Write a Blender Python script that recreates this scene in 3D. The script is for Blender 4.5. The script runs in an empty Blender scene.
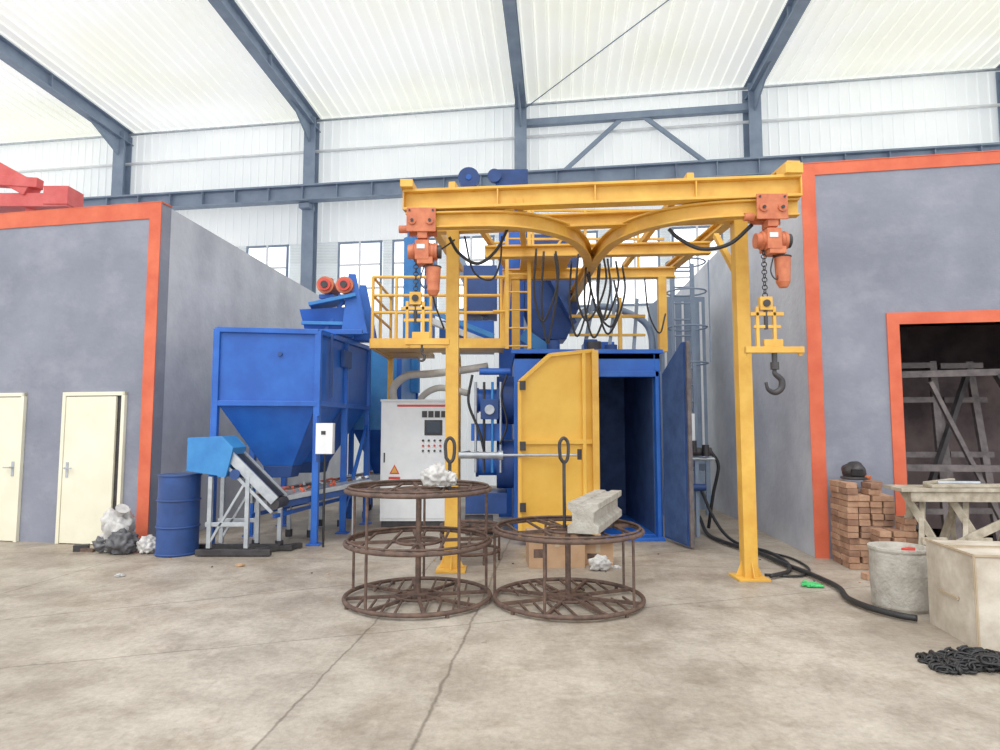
import bpy, bmesh, math, random
from mathutils import Vector, Matrix, noise
random.seed(7)
sc = bpy.context.scene
V = Vector

# ------------------------------------------------------------------ materials
def lin(c):
    return tuple(((x/255)/12.92 if x/255 <= 0.04045 else ((x/255+0.055)/1.055)**2.4) for x in c) + (1,)
MATS = {}
def mat(name, c, rough=0.55, metal=0.0, var=0.15, scale=3.0, c2=None, bump=0.0, bscale=40, emit=0.0, spec=0.4, lo=0.35, hi=0.65, streak=0.0):
    m = bpy.data.materials.new(name); m.use_nodes = True
    nt = m.node_tree; N = nt.nodes; L = nt.links
    bs = N['Principled BSDF']
    bs.inputs['Roughness'].default_value = rough
    bs.inputs['Metallic'].default_value = metal
    bs.inputs['Specular IOR Level'].default_value = spec
    geo = N.new('ShaderNodeNewGeometry')
    nz = N.new('ShaderNodeTexNoise'); nz.inputs['Scale'].default_value = scale
    nz.inputs['Detail'].default_value = 7; nz.inputs['Roughness'].default_value = 0.62
    L.new(geo.outputs['Position'], nz.inputs['Vector'])
    rp = N.new('ShaderNodeValToRGB')
    a = lin(c)
    b = lin(c2) if c2 else tuple(x*(1-var) for x in a[:3])+(1,)
    rp.color_ramp.elements[0].position = lo; rp.color_ramp.elements[0].color = b
    rp.color_ramp.elements[1].position = hi; rp.color_ramp.elements[1].color = a
    L.new(nz.outputs['Fac'], rp.inputs['Fac'])
    col = rp.outputs['Color']
    if streak > 0:
        mp = N.new('ShaderNodeVectorMath'); mp.operation = 'MULTIPLY'; mp.inputs[1].default_value = (1.4,1.4,1.8)
        L.new(geo.outputs['Position'], mp.inputs[0])
        n3 = N.new('ShaderNodeTexNoise'); n3.inputs['Scale'].default_value = 1.3; n3.inputs['Detail'].default_value = 9; n3.inputs['Roughness'].default_value = .7
        L.new(mp.outputs[0], n3.inputs['Vector'])
        r3 = N.new('ShaderNodeValToRGB'); r3.color_ramp.elements[0].position = .48; r3.color_ramp.elements[1].position = .74
        r3.color_ramp.elements[0].color = (0,0,0,1); r3.color_ramp.elements[1].color = (1,1,1,1)
        L.new(n3.outputs['Fac'], r3.inputs['Fac'])
        mu = N.new('ShaderNodeMath'); mu.operation = 'MULTIPLY'; mu.inputs[1].default_value = streak
        L.new(r3.outputs['Color'], mu.inputs[0])
        mx = N.new('ShaderNodeMixRGB'); L.new(mu.outputs[0], mx.inputs[0]); L.new(col, mx.inputs[1]); mx.inputs[2].default_value = lin((206,208,212))
        col = mx.outputs[0]
    L.new(col, bs.inputs['Base Color'])
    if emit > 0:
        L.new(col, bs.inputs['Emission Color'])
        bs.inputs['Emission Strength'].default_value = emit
    if bump > 0:
        n2 = N.new('ShaderNodeTexNoise'); n2.inputs['Scale'].default_value = bscale
        n2.inputs['Detail'].default_value = 4
        L.new(geo.outputs['Position'], n2.inputs['Vector'])
        bp = N.new('ShaderNodeBump'); bp.inputs['Strength'].default_value = bump; bp.inputs['Distance'].default_value = 0.02
        L.new(n2.outputs['Fac'], bp.inputs['Height']); L.new(bp.outputs['Normal'], bs.inputs['Normal'])
    MATS[name] = m
    return m

yellow = mat('yellow_paint', (224,176,76), 0.45, c2=(208,154,58), scale=4)
yellow_l = mat('yellow_door_paint', (232,184,76), 0.5, c2=(220,166,58), scale=2)
blue = mat('blue_paint', (34,98,192), 0.4, c2=(24,80,170), scale=2.5)
blue_d = mat('dark_blue_paint', (38,72,134), 0.5, c2=(28,56,110), scale=3)
blue_l = mat('light_blue_paint', (56,134,200), 0.45, c2=(40,112,182), scale=3)
navy = mat('navy_lining', (56,82,128), 0.7, c2=(40,62,104), scale=4)
orange = mat('orange_paint', (212,102,70), 0.7, c2=(196,84,56), scale=3)
orange_h = mat('hoist_orange', (204,118,78), 0.5, c2=(178,92,60), scale=9)
redp = mat('crane_red', (230,106,102), 0.5, c2=(216,88,84), scale=3)
plaster = mat('grey_plaster', (132,136,150), 0.85, c2=(116,120,134), scale=1.0, bump=0.25, bscale=18, lo=0.34, hi=0.66, streak=.14)
plaster_lit = mat('worn_plaster_lit', (202,204,210), 0.5, c2=(168,170,180), scale=1.0, bump=0.3, bscale=14, lo=0.34, hi=0.64, streak=.35)  # worn side-wall plaster, base lightened to stand in for missing light
steelg = mat('bluegrey_steel', (132,148,168), 0.5, c2=(114,130,152), scale=2)
white_wall = mat('white_sheet_glow', (238,241,241), 0.5, c2=(226,231,233), scale=0.5, emit=0.26)  # faint self-glow added to brighten the wall; the sheet is no lamp
roofm = mat('roof_sheet_glow', (244,245,242), 0.5, c2=(240,241,228), scale=0.22, emit=0.42, lo=0.4, hi=0.6)  # self-glow added for a bright roof, no lamp in the sheet
white = mat('white_paint', (234,237,238), 0.4, c2=(222,225,227), scale=3)
cream = mat('cream_door', (232,228,206), 0.5, c2=(222,217,192), scale=2)
glass = mat('window_daylight', (250,252,255), 0.3, c2=(238,244,252), scale=1, emit=1.4)
silver = mat('galvanised', (190,196,202), 0.35, 0.6, c2=(160,168,176), scale=8)
dark = mat('dark_steel', (66,64,66), 0.5, 0.3, c2=(48,46,48), scale=8)
black = mat('black_rubber', (38,38,40), 0.5, c2=(28,28,30), scale=8)
rust = mat('rusty_steel', (106,82,70), 0.7, 0.1, c2=(68,54,48), scale=14)
brownf = mat('grimy_frame_steel', (112,104,104), 0.6, 0.2, c2=(80,74,76), scale=8)
brick = mat('fire_brick', (184,146,118), 0.9, c2=(152,112,88), scale=7, bump=0.3)
brick2 = mat('dark_brick', (158,122,100), 0.9, c2=(126,92,74), scale=7, bump=0.3)
card = mat('cardboard', (184,150,118), 0.85, c2=(166,130,98), scale=4)
card_l = mat('worn_carton', (206,197,182), 0.8, c2=(172,160,143), scale=4, bump=0.5, bscale=7)
tape = mat('packing_tape', (186,168,142), 0.3, c2=(168,150,124), scale=4)
wood = mat('weathered_wood', (184,174,156), 0.85, c2=(142,132,114), scale=9)
conc = mat('cast_concrete', (178,174,164), 0.9, c2=(150,144,134), scale=9, bump=0.5)
bagw = mat('white_plastic', (210,208,204), 0.35, c2=(170,168,166), scale=8)
bagd = mat('dark_plastic', (96,96,100), 0.35, c2=(66,66,70), scale=8)
green = mat('green_plastic', (70,200,110), 0.3, c2=(50,170,90), scale=20)
redl = mat('red_label', (214,70,60), 0.5)
darkroom = mat('dark_booth_wall', (112,98,98), 0.95, c2=(76,66,70), scale=2)  # dark grey-brown for the booth interior and the sheet behind the frames
hosew = mat('cream_hose', (214,210,200), 0.6, c2=(196,190,180), scale=6)
screen_m = mat('hmi_screen', (20,40,60), 0.15)

# floor material
def floor_mat():
    m = bpy.data.materials.new('concrete_floor'); m.use_nodes = True
    nt = m.node_tree; N = nt.nodes; L = nt.links; bs = N['Principled BSDF']
    bs.inputs['Roughness'].default_value = 0.5; bs.inputs['Specular IOR Level'].default_value = 0.35
    geo = N.new('ShaderNodeNewGeometry')
    def nz(s, d=8, r=.65, dist=0, vec=None):
        n = N.new('ShaderNodeTexNoise'); n.inputs['Scale'].default_value = s; n.inputs['Detail'].default_value = d
        n.inputs['Roughness'].default_value = r; n.inputs['Distortion'].default_value = dist
        L.new(vec or geo.outputs['Position'], n.inputs['Vector']); return n
    def ramp(src, p0, c0, p1, c1):
        r = N.new('ShaderNodeValToRGB'); e = r.color_ramp.elements
        e[0].position = p0; e[0].color = c0; e[1].position = p1; e[1].color = c1
        L.new(src, r.inputs['Fac']); return r
    def mix(mode, f, a, b):
        x = N.new('ShaderNodeMixRGB'); x.blend_type = mode
        x.inputs[0].default_value = f
        L.new(a, x.inputs[1]); L.new(b, x.inputs[2]); return x.outputs[0]
    def M(op, a, b=None):
        n = N.new('ShaderNodeMath'); n.operation = op
        for i, x in enumerate((a, b)):
            if x is None: continue
            if isinstance(x, (int, float)): n.inputs[i].default_value = x
            else: L.new(x, n.inputs[i])
        return n.outputs[0]
    base = ramp(nz(0.7, 9, .68, .2).outputs['Fac'], .38, lin((156,145,131)), .62, lin((194,185,171)))
    blot = ramp(nz(2.0, 10, .74, .2).outputs['Fac'], .40, (.66,.64,.62,1), .54, (1,1,1,1))
    fine = ramp(nz(22, 10, .78).outputs['Fac'], .38, (.68,.67,.66,1), .58, (1.0,1.0,1.0,1))
    c = mix('MULTIPLY', .65, base.outputs[0], blot.outputs[0])
    c = mix('MULTIPLY', .7, c, fine.outputs[0])
    st = ramp(nz(1.1, 8, .7, .3).outputs['Fac'], .53, (1,1,1,1), .64, (.74,.66,.58,1))
    c = mix('MULTIPLY', .55, c, st.outputs[0])
    spots = ramp(nz(6.5, 5, .6).outputs['Fac'], .66, (1,1,1,1), .71, (.52,.48,.45,1))
    c = mix('MULTIPLY', .6, c, spots.outputs[0])
    sv = N.new('ShaderNodeVectorMath'); sv.operation = 'MULTIPLY'; sv.inputs[1].default_value = (5,1.0,1)
    L.new(geo.outputs['Position'], sv.inputs[0])
    sc_ = ramp(nz(1.5, 9, .75, .6, sv.outputs[0]).outputs['Fac'], .55, (1,1,1,1), .68, (.74,.72,.70,1))
    c = mix('MULTIPLY', .55, c, sc_.outputs[0])
    lt = ramp(nz(1.8, 8, .75).outputs['Fac'], .56, (0,0,0,1), .70, (.13,.125,.115,1))
    c = mix('ADD', .7, c, lt.outputs[0])
    # grimy working zone near the machine
    sp0 = N.new('ShaderNodeSeparateXYZ'); L.new(geo.outputs['Position'], sp0.inputs[0])
    zone = M('ADD', M('MULTIPLY', M('SUBTRACT', sp0.outputs[1], 5.0), .16), M('MULTIPLY', M('SUBTRACT', nz(1.6, 8, .7).outputs['Fac'], .5), 2.0))
    zr = ramp(zone, .1, (1,1,1,1), .75, (.76,.70,.64,1))
    c = mix('MULTIPLY', .7, c, zr.outputs[0])
    sep = N.new('ShaderNodeSeparateXYZ')
    w = nz(3, 4, .65)
    add = N.new('ShaderNodeVectorMath'); add.operation = 'MULTIPLY_ADD'
    add.inputs[1].default_value = (.07,.07,0)
    L.new(w.outputs['Color'], add.inputs[0]); L.new(geo.outputs['Position'], add.inputs[2])
    L.new(add.outputs[0], sep.inputs[0])
    cur = None
    def line(ax, ay, off, half):
        nonlocal cur
        d = M('ABSOLUTE', M('SUBTRACT', M('ADD', M('MULTIPLY', sep.outputs[0], ax), M('MULTIPLY', sep.outputs[1], ay)), off))
        t = M('MINIMUM', M('DIVIDE', d, half), 1.0)
        cur = t if cur is None else M('MINIMUM', cur, t)
    line(1, -.095, -.70, .016); line(1, -.095, -1.47, .012)
    line(1, -.095, 3.4, .012); line(1, -.095, -5.2, .012)
    line(-.42, .91, 6.6, .013); line(-.30, .95, 5.1, .010); line(.10, .995, 7.6, .012); line(.10,.995,1.4,.012)
    jr = ramp(cur, .2, (.40,.37,.35,1), 1, (1,1,1,1))
    c = mix('MULTIPLY', .8, c, jr.outputs[0])
    L.new(c, bs.inputs['Base Color'])
    bp = N.new('ShaderNodeBump'); bp.inputs['Strength'].default_value = .3; bp.inputs['Distance'].default_value = .02
    L.new(nz(14, 8).outputs['Fac'], bp.inputs['Height']); L.new(bp.outputs[0], bs.inputs['Normal'])
    return m
floorm = floor_mat()

# ------------------------------------------------------------------ mesh builder
def crom(pts, n=8):
    P = [V(p) for p in pts]
    if len(P) < 3: return P
    P = [P[0]*2-P[1]] + P + [P[-1]*2-P[-2]]
    out = []
    for i in range(1, len(P)-2):
        p0, p1, p2, p3 = P[i-1:i+3]
        for k in range(n):
            t = k/n
            out.append(.5*((2*p1)+(p2-p0)*t+(2*p0-5*p1+4*p2-p3)*t*t+(3*p1-p0-3*p2+p3)*t**3))
    out.append(P[-2]); return out

class B:
    def __init__(s, name, M=None):
        s.name = name; s.bm = bmesh.new(); s.mats = []; s.M = M or Matrix()
    def mi(s, m):
        if m not in s.mats: s.mats.append(m)
        return s.mats.index(m)
    def raw(s, vs, fs, m, smooth=False):
        mi = s.mi(m); bv = [s.bm.verts.new(s.M @ V(v)) for v in vs]
        for f in fs:
            try:
                F = s.bm.faces.new([bv[i] for i in f]); F.material_index = mi; F.smooth = smooth
            except ValueError: pass
    def hexa(s, b, t, m):
        s.raw(list(b)+list(t), [(3,2,1,0),(4,5,6,7),(0,1,5,4),(1,2,6,5),(2,3,7,6),(3,0,4,7)], m)
    def box(s, x0, x1, y0, y1, z0, z1, m):
        s.hexa([(x0,y0,z0),(x1,y0,z0),(x1,y1,z0),(x0,y1,z0)], [(x0,y0,z1),(x1,y0,z1),(x1,y1,z1),(x0,y1,z1)], m)
    def cbox(s, c, d, m, rz=0, rx=0, ry=0):
        R = Matrix.Translation(V(c)) @ Matrix.Rotation(rz,4,'Z') @ Matrix.Rotation(ry,4,'Y') @ Matrix.Rotation(rx,4,'X')
        o = s.M; s.M = o @ R
        s.box(-d[0]/2,d[0]/2,-d[1]/2,d[1]/2,-d[2]/2,d[2]/2,m); s.M = o
    def frame(s, p, q, up=(0,0,1)):
        p, q = V(p), V(q); t = (q-p).normalized(); up = V(up)
        if abs(t.dot(up)) > .98: up = V((0,1,0))
        sd = t.cross(up).normalized(); u2 = sd.cross(t)
        return p, q, t, sd, u2
    def beam(s, p, q, w, h, m):
        p, q, t, a, b = s.frame(p, q)
        a = a*w/2; b = b*h/2
        s.hexa([p-a-b,p+a-b,p+a+b,p-a+b],[q-a-b,q+a-b,q+a+b,q-a+b], m)
    def ibeam(s, p, q, w, h, m, tf=.025, tw=.02):
        p, q, t, a, b = s.frame(p, q)
        for ww, hh, off in ((w,tf,h/2-tf/2),(w,tf,-h/2+tf/2),(tw,h-tf*2,0)):
            s.beam(p+b*off, q+b*off, ww, hh, m)
    def cyl(s, p, q, r, m, r2=None, n=20, smooth=True):
        r2 = r if r2 is None else r2
        p, q, t, a, b = s.frame(p, q)
        A = [p+(a*math.cos(i*2*math.pi/n)+b*math.sin(i*2*math.pi/n))*r for i in range(n)]
        C = [q+(a*math.cos(i*2*math.pi/n)+b*math.sin(i*2*math.pi/n))*r2 for i in range(n)]
        s.raw(A+C, [(i,(i+1)%n,n+(i+1)%n,n+i) for i in range(n)], m, smooth)
        s.raw(A, [tuple(range(n-1,-1,-1))], m); s.raw(C, [tuple(range(n))], m)
    def tube(s, pts, r, m, n=8, smooth=True, sub=8, closed=False):
        P = crom(pts, sub) if sub else [V(p) for p in pts]
        vs = []; k = len(P); a = None
        rr = r if callable(r) else (lambda t: r)
        for i, p in enumerate(P):
            if closed: t = P[(i+1)%k]-P[i-1]
            else: t = P[min(i+1,k-1)]-P[max(i-1,0)]
            t.normalize()
            if a is None:
                a = t.cross(V((0,0,1)))
                if a.length < .1: a = t.cross(V((0,1,0)))
            a = (a - t*a.dot(t)).normalized(); b = t.cross(a)
            R = rr(i/max(1,k-1))
            vs += [p+(a*math.cos(j*2*math.pi/n)+b*math.sin(j*2*math.pi/n))*R for j in range(n)]
        fs = []
        for i in range(k if closed else k-1):
            for j in range(n):
                i2 = (i+1)%k
                fs.append((i*n+j, i*n+(j+1)%n, i2*n+(j+1)%n, i2*n+j))
        if not closed: fs += [tuple(range(n-1,-1,-1)), tuple((k-1)*n+j for j in range(n))]
        s.raw(vs, fs, m, smooth)
    def ring(s, c, R, r, m, n=48, axis='Z', k=8, sx=1):
        c = V(c); P = []
        for i in range(n):
            a = i*2*math.pi/n
            if axis == 'Z': P.append(c+V((R*math.cos(a)*sx, R*math.sin(a), 0)))
            elif axis == 'Y': P.append(c+V((R*math.cos(a)*sx, 0, R*math.sin(a))))
            else: P.append(c+V((0, R*math.cos(a)*sx, R*math.sin(a))))
        s.tube(P, r, m, n=k, sub=0, closed=True)
    def sweep(s, pts, prof, m, sub=8):
        P = crom(pts, sub); vs = []; k = len(P)
        for i, p in enumerate(P):
            t = (P[min(i+1,k-1)]-P[max(i-1,0)]).normalized()
            a = t.cross(V((0,0,1))).normalized(); u = V((0,0,1))
            x0,x1,z0,z1 = prof
            vs += [p+a*x0+u*z0, p+a*x1+u*z0, p+a*x1+u*z1, p+a*x0+u*z1]
        fs = [(i*4+j, i*4+(j+1)%4, (i+1)*4+(j+1)%4, (i+1)*4+j) for i in range(k-1) for j in range(4)]
        fs += [(3,2,1,0), tuple((k-1)*4+j for j in range(4))]
        s.raw(vs, fs, m)
    def isweep(s, pts, w, h, m, tf=.02, tw=.015):
        s.sweep(pts, (-w/2,w/2,h/2-tf,h/2), m); s.sweep(pts, (-w/2,w/2,-h/2,-h/2+tf), m)
        s.sweep(pts, (-tw/2,tw/2,-h/2+tf,h/2-tf), m)
    def extr(s, poly, d, m):
        n = len(poly); P = [V(p) for p in poly]; Q = [p+V(d) for p in P]
        s.raw(P+Q, [tuple(range(n-1,-1,-1)), tuple(range(n,2*n))]+[(i,(i+1)%n,n+(i+1)%n,n+i) for i in range(n)], m)
    def blob(s, c, d, m, seed=0, amp=.25, f=2.2, flat=True):
        b2 = bmesh.new(); bmesh.ops.create_icosphere(b2, subdivisions=4, radius=1)
        vs = []
        for v in b2.verts:
            p = v.co.copy(); q = p*f+V((seed*7.1,seed*3.3,seed))
            k = 1+amp*noise.noise(q)+amp*.5*abs(noise.noise(q*2.7))+amp*.3*noise.noise(q*5)
            p = p*k
            if flat: p.z = max(p.z, -.8)
            vs.append(V(c)+V((p.x*d[0],p.y*d[1],p.z*d[2])))
        fs = [tuple(v.index for v in f_.verts) for f_ in b2.faces]
        s.raw(vs, fs, m, True); b2.free()
    def done(s, bevel=0.0):
        bmesh.ops.recalc_face_normals(s.bm, faces=s.bm.faces)
        me = bpy.data.meshes.new(s.name)
        xs = [v.co for v in s.bm.verts]
        c = V(((min(v.x for v in xs)+max(v.x for v in xs))/2, (min(v.y for v in xs)+max(v.y for v in xs))/2, min(v.z for v in xs)))
        for v in s.bm.verts: v.co -= c
        s.bm.to_mesh(me); s.bm.free()
        o = bpy.data.objects.new(s.name, me); o.location = c
        for m in s.mats: me.materials.append(m)
        bpy.context.collection.objects.link(o)
        if bevel:
            md = o.modifiers.new('bevel', 'BEVEL'); md.width = bevel; md.segments = 2; md.limit_method = 'ANGLE'; md.angle_limit = .9
        return o

def loc(O, u, inward):
    u = V((u[0],u[1],0)).normalized(); i = V((inward[0],inward[1],0)).normalized()
    return Matrix(((u.x,i.x,0,O[0]),(u.y,i.y,0,O[1]),(0,0,1,0),(0,0,0,1)))

# ------------------------------------------------------------------ room shell
b = B('floor'); b.box(-22,22,-6,22,-.2,0,floorm); b.done()

MW = loc((.6,17.35),(.988,-.152),(.152,.988))
def corrug(b, s0, s1, pitch, depth, f, m):
    prof = []
    s = s0
    while s < s1:
        prof += [(s,0),(s+pitch*.80,0),(s+pitch*.86,depth),(s+pitch*.94,depth)]
        s += pitch
    prof.append((s,0))
    vs = []
    for q, d in prof:
        a, c = f(q, d); vs += [a, c]
    fs = [(2*i,2*i+2,2*i+3,2*i+1) for i in range(len(prof)-1)]
    b.raw(vs, fs, m)
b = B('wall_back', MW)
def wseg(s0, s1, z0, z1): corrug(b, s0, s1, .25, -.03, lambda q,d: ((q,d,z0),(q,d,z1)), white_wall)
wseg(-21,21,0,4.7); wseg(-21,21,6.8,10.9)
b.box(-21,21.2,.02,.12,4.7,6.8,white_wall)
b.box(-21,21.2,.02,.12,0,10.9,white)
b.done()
wn = 0
for bay in range(-3,3):
    for o in (.75,2.35,3.95):
        wn += 1
        w = B('window_%d' % wn, MW); a = bay*6+o
        w.box(a,a+1.3,-.02,.015,4.75,6.75,glass)
        for x in (a,a+.62,a+1.24): w.box(x,x+.06,-.06,-.005,4.72,6.78,steelg if x!=a+.62 else white)
        for z in (4.72,5.4,6.08,6.72): w.box(a,a+1.3,-.055,-.005,z,z+.06,white if z in(5.4,6.08) else steelg)
        w.done()
RD = V((-.09,-1,.03))
def roofpt(s, d, z):
    p = MW @ V((s,0,0)); q = p + RD*d; return V((q.x,q.y,z+RD.z*d))
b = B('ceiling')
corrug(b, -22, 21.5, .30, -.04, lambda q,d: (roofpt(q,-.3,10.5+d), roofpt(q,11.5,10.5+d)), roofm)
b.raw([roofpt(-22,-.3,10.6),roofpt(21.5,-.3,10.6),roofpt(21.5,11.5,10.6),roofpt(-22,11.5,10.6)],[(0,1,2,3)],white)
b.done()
for i in range(-3,4):
    b = B('steel_portal_frame'); s = i*6
    c = MW @ V((s,-.3,0))
    b.ibeam((c.x,c.y,0),(c.x,c.y,10.3),.32,.42,steelg)
    p = roofpt(s,.0,10.26); q = roofpt(s,11.4,10.26)
    b.ibeam(p,q,.26,.40,steelg)
    h0 = roofpt(s,.25,10.05); h1 = roofpt(s,1.8,10.05)
    b.extr([h0+V((-.02,0,0)), h1+V((-.02,0,0)), h0+V((-.02,0,-.6))], (.04,0,0), steelg)
    for d_ in (3.2,6.4,9.6): b.cbox(roofpt(s,d_,10.26),(.2,.03,.4),steelg)
    k = MW @ V((s,-.7,0)); b.beam((c.x,c.y,7.68),(k.x,k.y,7.68),.3,.14,steelg)
    b.done()
b = B('crane_runway_beam', MW)
b.ibeam((-21,-.72,7.98),(21,-.72,7.98),.3,.42,steelg); b.box(-21,21,-.75,-.69,8.19,8.26,steelg)
for s in range(-21,21): b.box(s,s+.02,-.85,-.6,7.79,8.17,steelg)
b.done()
b = B('wall_bracing', MW)
b.beam((0,-.3,9.75),(6,-.3,9.75),.18,.18,steelg)
b.beam((1.1,-.3,8.3),(2.7,-.3,9.7),.1,.1,steelg); b.beam((4.9,-.3,8.3),(3.3,-.3,9.7),.1,.1,steelg)
b.done()
b = B('wall_gutter_pipe', MW)
b.cyl((-21,-.12,9.45),(21,-.12,9.45),.045,white); b.cyl((-21,-.1,10.38),(21,-.1,10.38),.035,silver); b.done()
b = B('roof_tie_rod')
b.cyl(roofpt(0,.3,10.1), roofpt(6,7.5,10.15), .015, steelg)
b.done()

# left booth
ML = loc((-4.59,8.6),(-.981,.192),(.192,.981))
b = B('wall_left', ML)
b.box(0,9.5,0,.2,0,4.58,plaster)
b.M = Matrix()
fl = V((-4.59,8.6,0)); bl = V((-4.04,17.0,0)); t = (bl-fl).normalized(); nn = V((-t.y,t.x,0))*.2
off = V((0,.08,0)); Z4 = V((0,0,4.58))
b.hexa([fl,bl,bl+nn,fl+nn+off],[fl+Z4,bl+Z4,bl+nn+Z4,fl+nn+off+Z4],plaster_lit)
r0 = ML @ V((9.4,.2,4.4))
b.hexa([fl+nn+V((0,.2,4.4)), bl+nn+V((0,0,4.4)), V((-14,17.5,4.4)), r0],[fl+nn+V((0,.2,4.5)), bl+nn+V((0,0,4.5)), V((-14,17.5,4.5)), r0+V((0,0,.1))],plaster)
b.done()
b = B('trim_1', ML)
b.box(-.012,.165,-.014,.0,0,4.59,orange); b.box(.165,9.5,-.014,.0,4.37,4.59,orange); b.box(-.012,9.5,-.014,.2,4.58,4.6,orange)
b.done()
def door(name, s0, s1, gap):
    d = B(name, ML)
    d.box(s0,s0+.05,-.05,-.001,0,2.02,cream); d.box(s1-.05,s1,-.05,-.001,0,2.02,cream); d.box(s0,s1,-.05,-.001,1.97,2.02,cream)
    d.box(s0+.05,s1-.05,-.006,-.001,0,1.97,dark)  # dark panel painted in for the shade inside the ajar door gap
    a0 = s0+.055+gap; a1 = s1-.055
    d.box(a0,a1,-.04,-.008,.01,1.96,cream)
    hx = a1-.07 if gap else a0+.07
    dr = -1 if gap else 1
    d.box(hx-.02,hx+.02,-.05,-.04,.88,1.08,silver)
    d.cyl((hx,-.05,1.0),(hx,-.09,1.0),.012,silver); d.beam((hx,-.09,1.0),(hx+dr*.11,-.09,1.0),.016,.016,silver)
    d.done(.003)
door('door_1', .39, 1.36, .085)
door('door_2', 1.98, 2.98, 0)

# right booth
MR = loc((3.75,7.86),(.984,-.176),(.176,.984))
b = B('wall_right', MR)
b.box(0,1.02,0,.2,0,4.8,plaster); b.box(1.02,4.2,0,.2,2.77,4.8,plaster); b.box(4.2,7,0,.2,0,4.8,plaster)
b.M = Matrix()
fr = V((3.75,7.86,0)); br = V((4.35,16.2,0)); t = (br-fr).normalized(); nn = V((t.y,-t.x,0))*.2; Zt = V((0,0,4.8))
b.hexa([fr,br,br+nn,fr+nn],[fr+Zt,br+Zt,br+nn+Zt,fr+nn+Zt],plaster_lit)
b.M = MR
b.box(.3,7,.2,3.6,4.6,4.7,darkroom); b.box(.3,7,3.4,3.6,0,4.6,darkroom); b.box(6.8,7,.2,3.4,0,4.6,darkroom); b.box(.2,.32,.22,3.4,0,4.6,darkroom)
b.done()
b = B('trim_2', MR)
b.box(-.012,.15,-.014,0,0,4.81,orange); b.box(.15,7,-.014,0,4.66,4.81,orange); b.box(-.012,7,-.014,.2,4.8,4.82,orange)
b.box(.886,1.02,-.02,.2,0,2.91,orange); b.box(1.02,4.2,-.02,.2,2.77,2.91,orange); b.box(4.2,4.33,-.02,.2,0,2.91,orange)
b.done()
b = B('stacked_steel_frames', MR)
for i,(x,y,l) in enumerate(((1.25,.6,.05),(1.9,.75,-.1),(2.7,.65,.08),(3.4,.8,0))):
    b.beam((x,y,0),(x+l,y+.3,2.4),.08,.07,brownf); b.beam((x+.45,y,0),(x+.45+l,y+.3,2.4),.08,.07,brownf)
    for z in (.5,1.2,1.9,2.35): b.beam((x,y+z*.12,z),(x+.5,y+z*.12,z),.06,.07,brownf)
b.beam((1.3,.5,.3),(2.1,.8,2.2),.06,.06,dark); b.beam((2.3,.5,2.2),(3.3,.7,.4),.08,.08,dark); b.beam((1.5,.4,2.1),(2.3,.5,.3),.05,.05,brownf)
b.beam((1.05,.45,1.05),(4.1,.45,1.05),.07,.08,brownf); b.beam((1.05,.5,2.2),(4.1,.5,2.25),.07,.08,brownf)
b.box(1.1,4,1.3,1.34,.2,2.3,darkroom)
b.done()

b = B('red_overhead_crane')
b.beam((-13,13,6.12),(-8.72,13,6.12),.45,.28,redp); b.box(-9.2,-8.7,12.75,13.25,6.02,6.4,redp)
b.beam((-12.5,12.9,8.0),(-9.5,12.9,6.35),.35,.35,redp); b.beam((-11,12.8,6.55),(-9.3,12.8,6.45),.2,.2,redp)
for x in (-12.5,-9.6): b.cyl((x,13,4.52),(x,13,6.0),.1,redp)
b.done(.01)

# ------------------------------------------------------------------ blue hopper
b = B('blue_storage_hopper')
FL,FR,BR,BL = V((-3.72,8.5,0)),V((-2.45,8.72,0)),V((-2.16,10.6,0)),V((-3.42,10.4,0))
def Z(p,z): return V((p.x,p.y,z))
b.hexa([Z(p,1.86) for p in (FL,FR,BR,BL)],[Z(p,2.80) for p in (FL,FR,BR,BL)],blue)
ML_,MR_ = (FL+BL)/2,(FR+BR)/2
for quad in ((FL,FR,MR_,ML_),(ML_,MR_,BR,BL)):
    c = sum(quad,V())/4
    low = [Z(c+(p-c)*.3,1.02) for p in quad]; low2 = [Z(c+(p-c)*.25,.86) for p in quad]
    b.hexa(low,[Z(c+(p-c)*.985,1.87) for p in quad],blue)
    b.hexa(low2,low,blue_d)
for z in (2.83,1.86):
    for p,q in ((FL,FR),(FR,BR),(BR,BL),(BL,FL)): b.beam(Z(p,z),Z(q,z),.09,.07,blue)
for p in (FL,FR,BR,BL,ML_,MR_): b.beam(Z(p,0),Z(p,2.84),.085,.085,blue); b.cbox((p.x,p.y,.01),(.18,.18,.02),blue)
for p,q in ((BR,MR_),(BL,ML_),(BL,BR)): b.beam(Z(p,.55),Z(q,.55),.06,.06,blue)
b.beam(Z(MR_,.25),Z(BR,1.6),.05,.05,blue)
b.beam(Z(FR,2.84)+V((.1,.3,0)),Z(FR,1.95)+V((.1,.3,0)),.04,.04,blue_d)
b.cbox((-2.28,9.6,2.55),(.06,.3,.25),blue_d, rz=-.14)
b.cyl(Z(FL.lerp(FR,.62),2.52)+V((0,-.03,0)),Z(FL.lerp(FR,.62),2.52)+V((0,0,0)),.03,blue_d,n=10)
b.done(.006)

b = B('rear_storage_hopper')
q = [V((-2.55,11.2,0)),V((-1.75,11.3,0)),V((-1.65,12.8,0)),V((-2.5,12.7,0))]; c = sum(q,V())/4
b.hexa([Z(p,1.5) for p in q],[Z(p,2.95) for p in q],blue_l)
b.hexa([Z(c+(p-c)*.3,.7) for p in q],[Z(c+(p-c)*.98,1.51) for p in q],blue)
for p in q: b.beam(Z(p,0),Z(p,2.95),.08,.08,blue)
b.done(.006)

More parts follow.
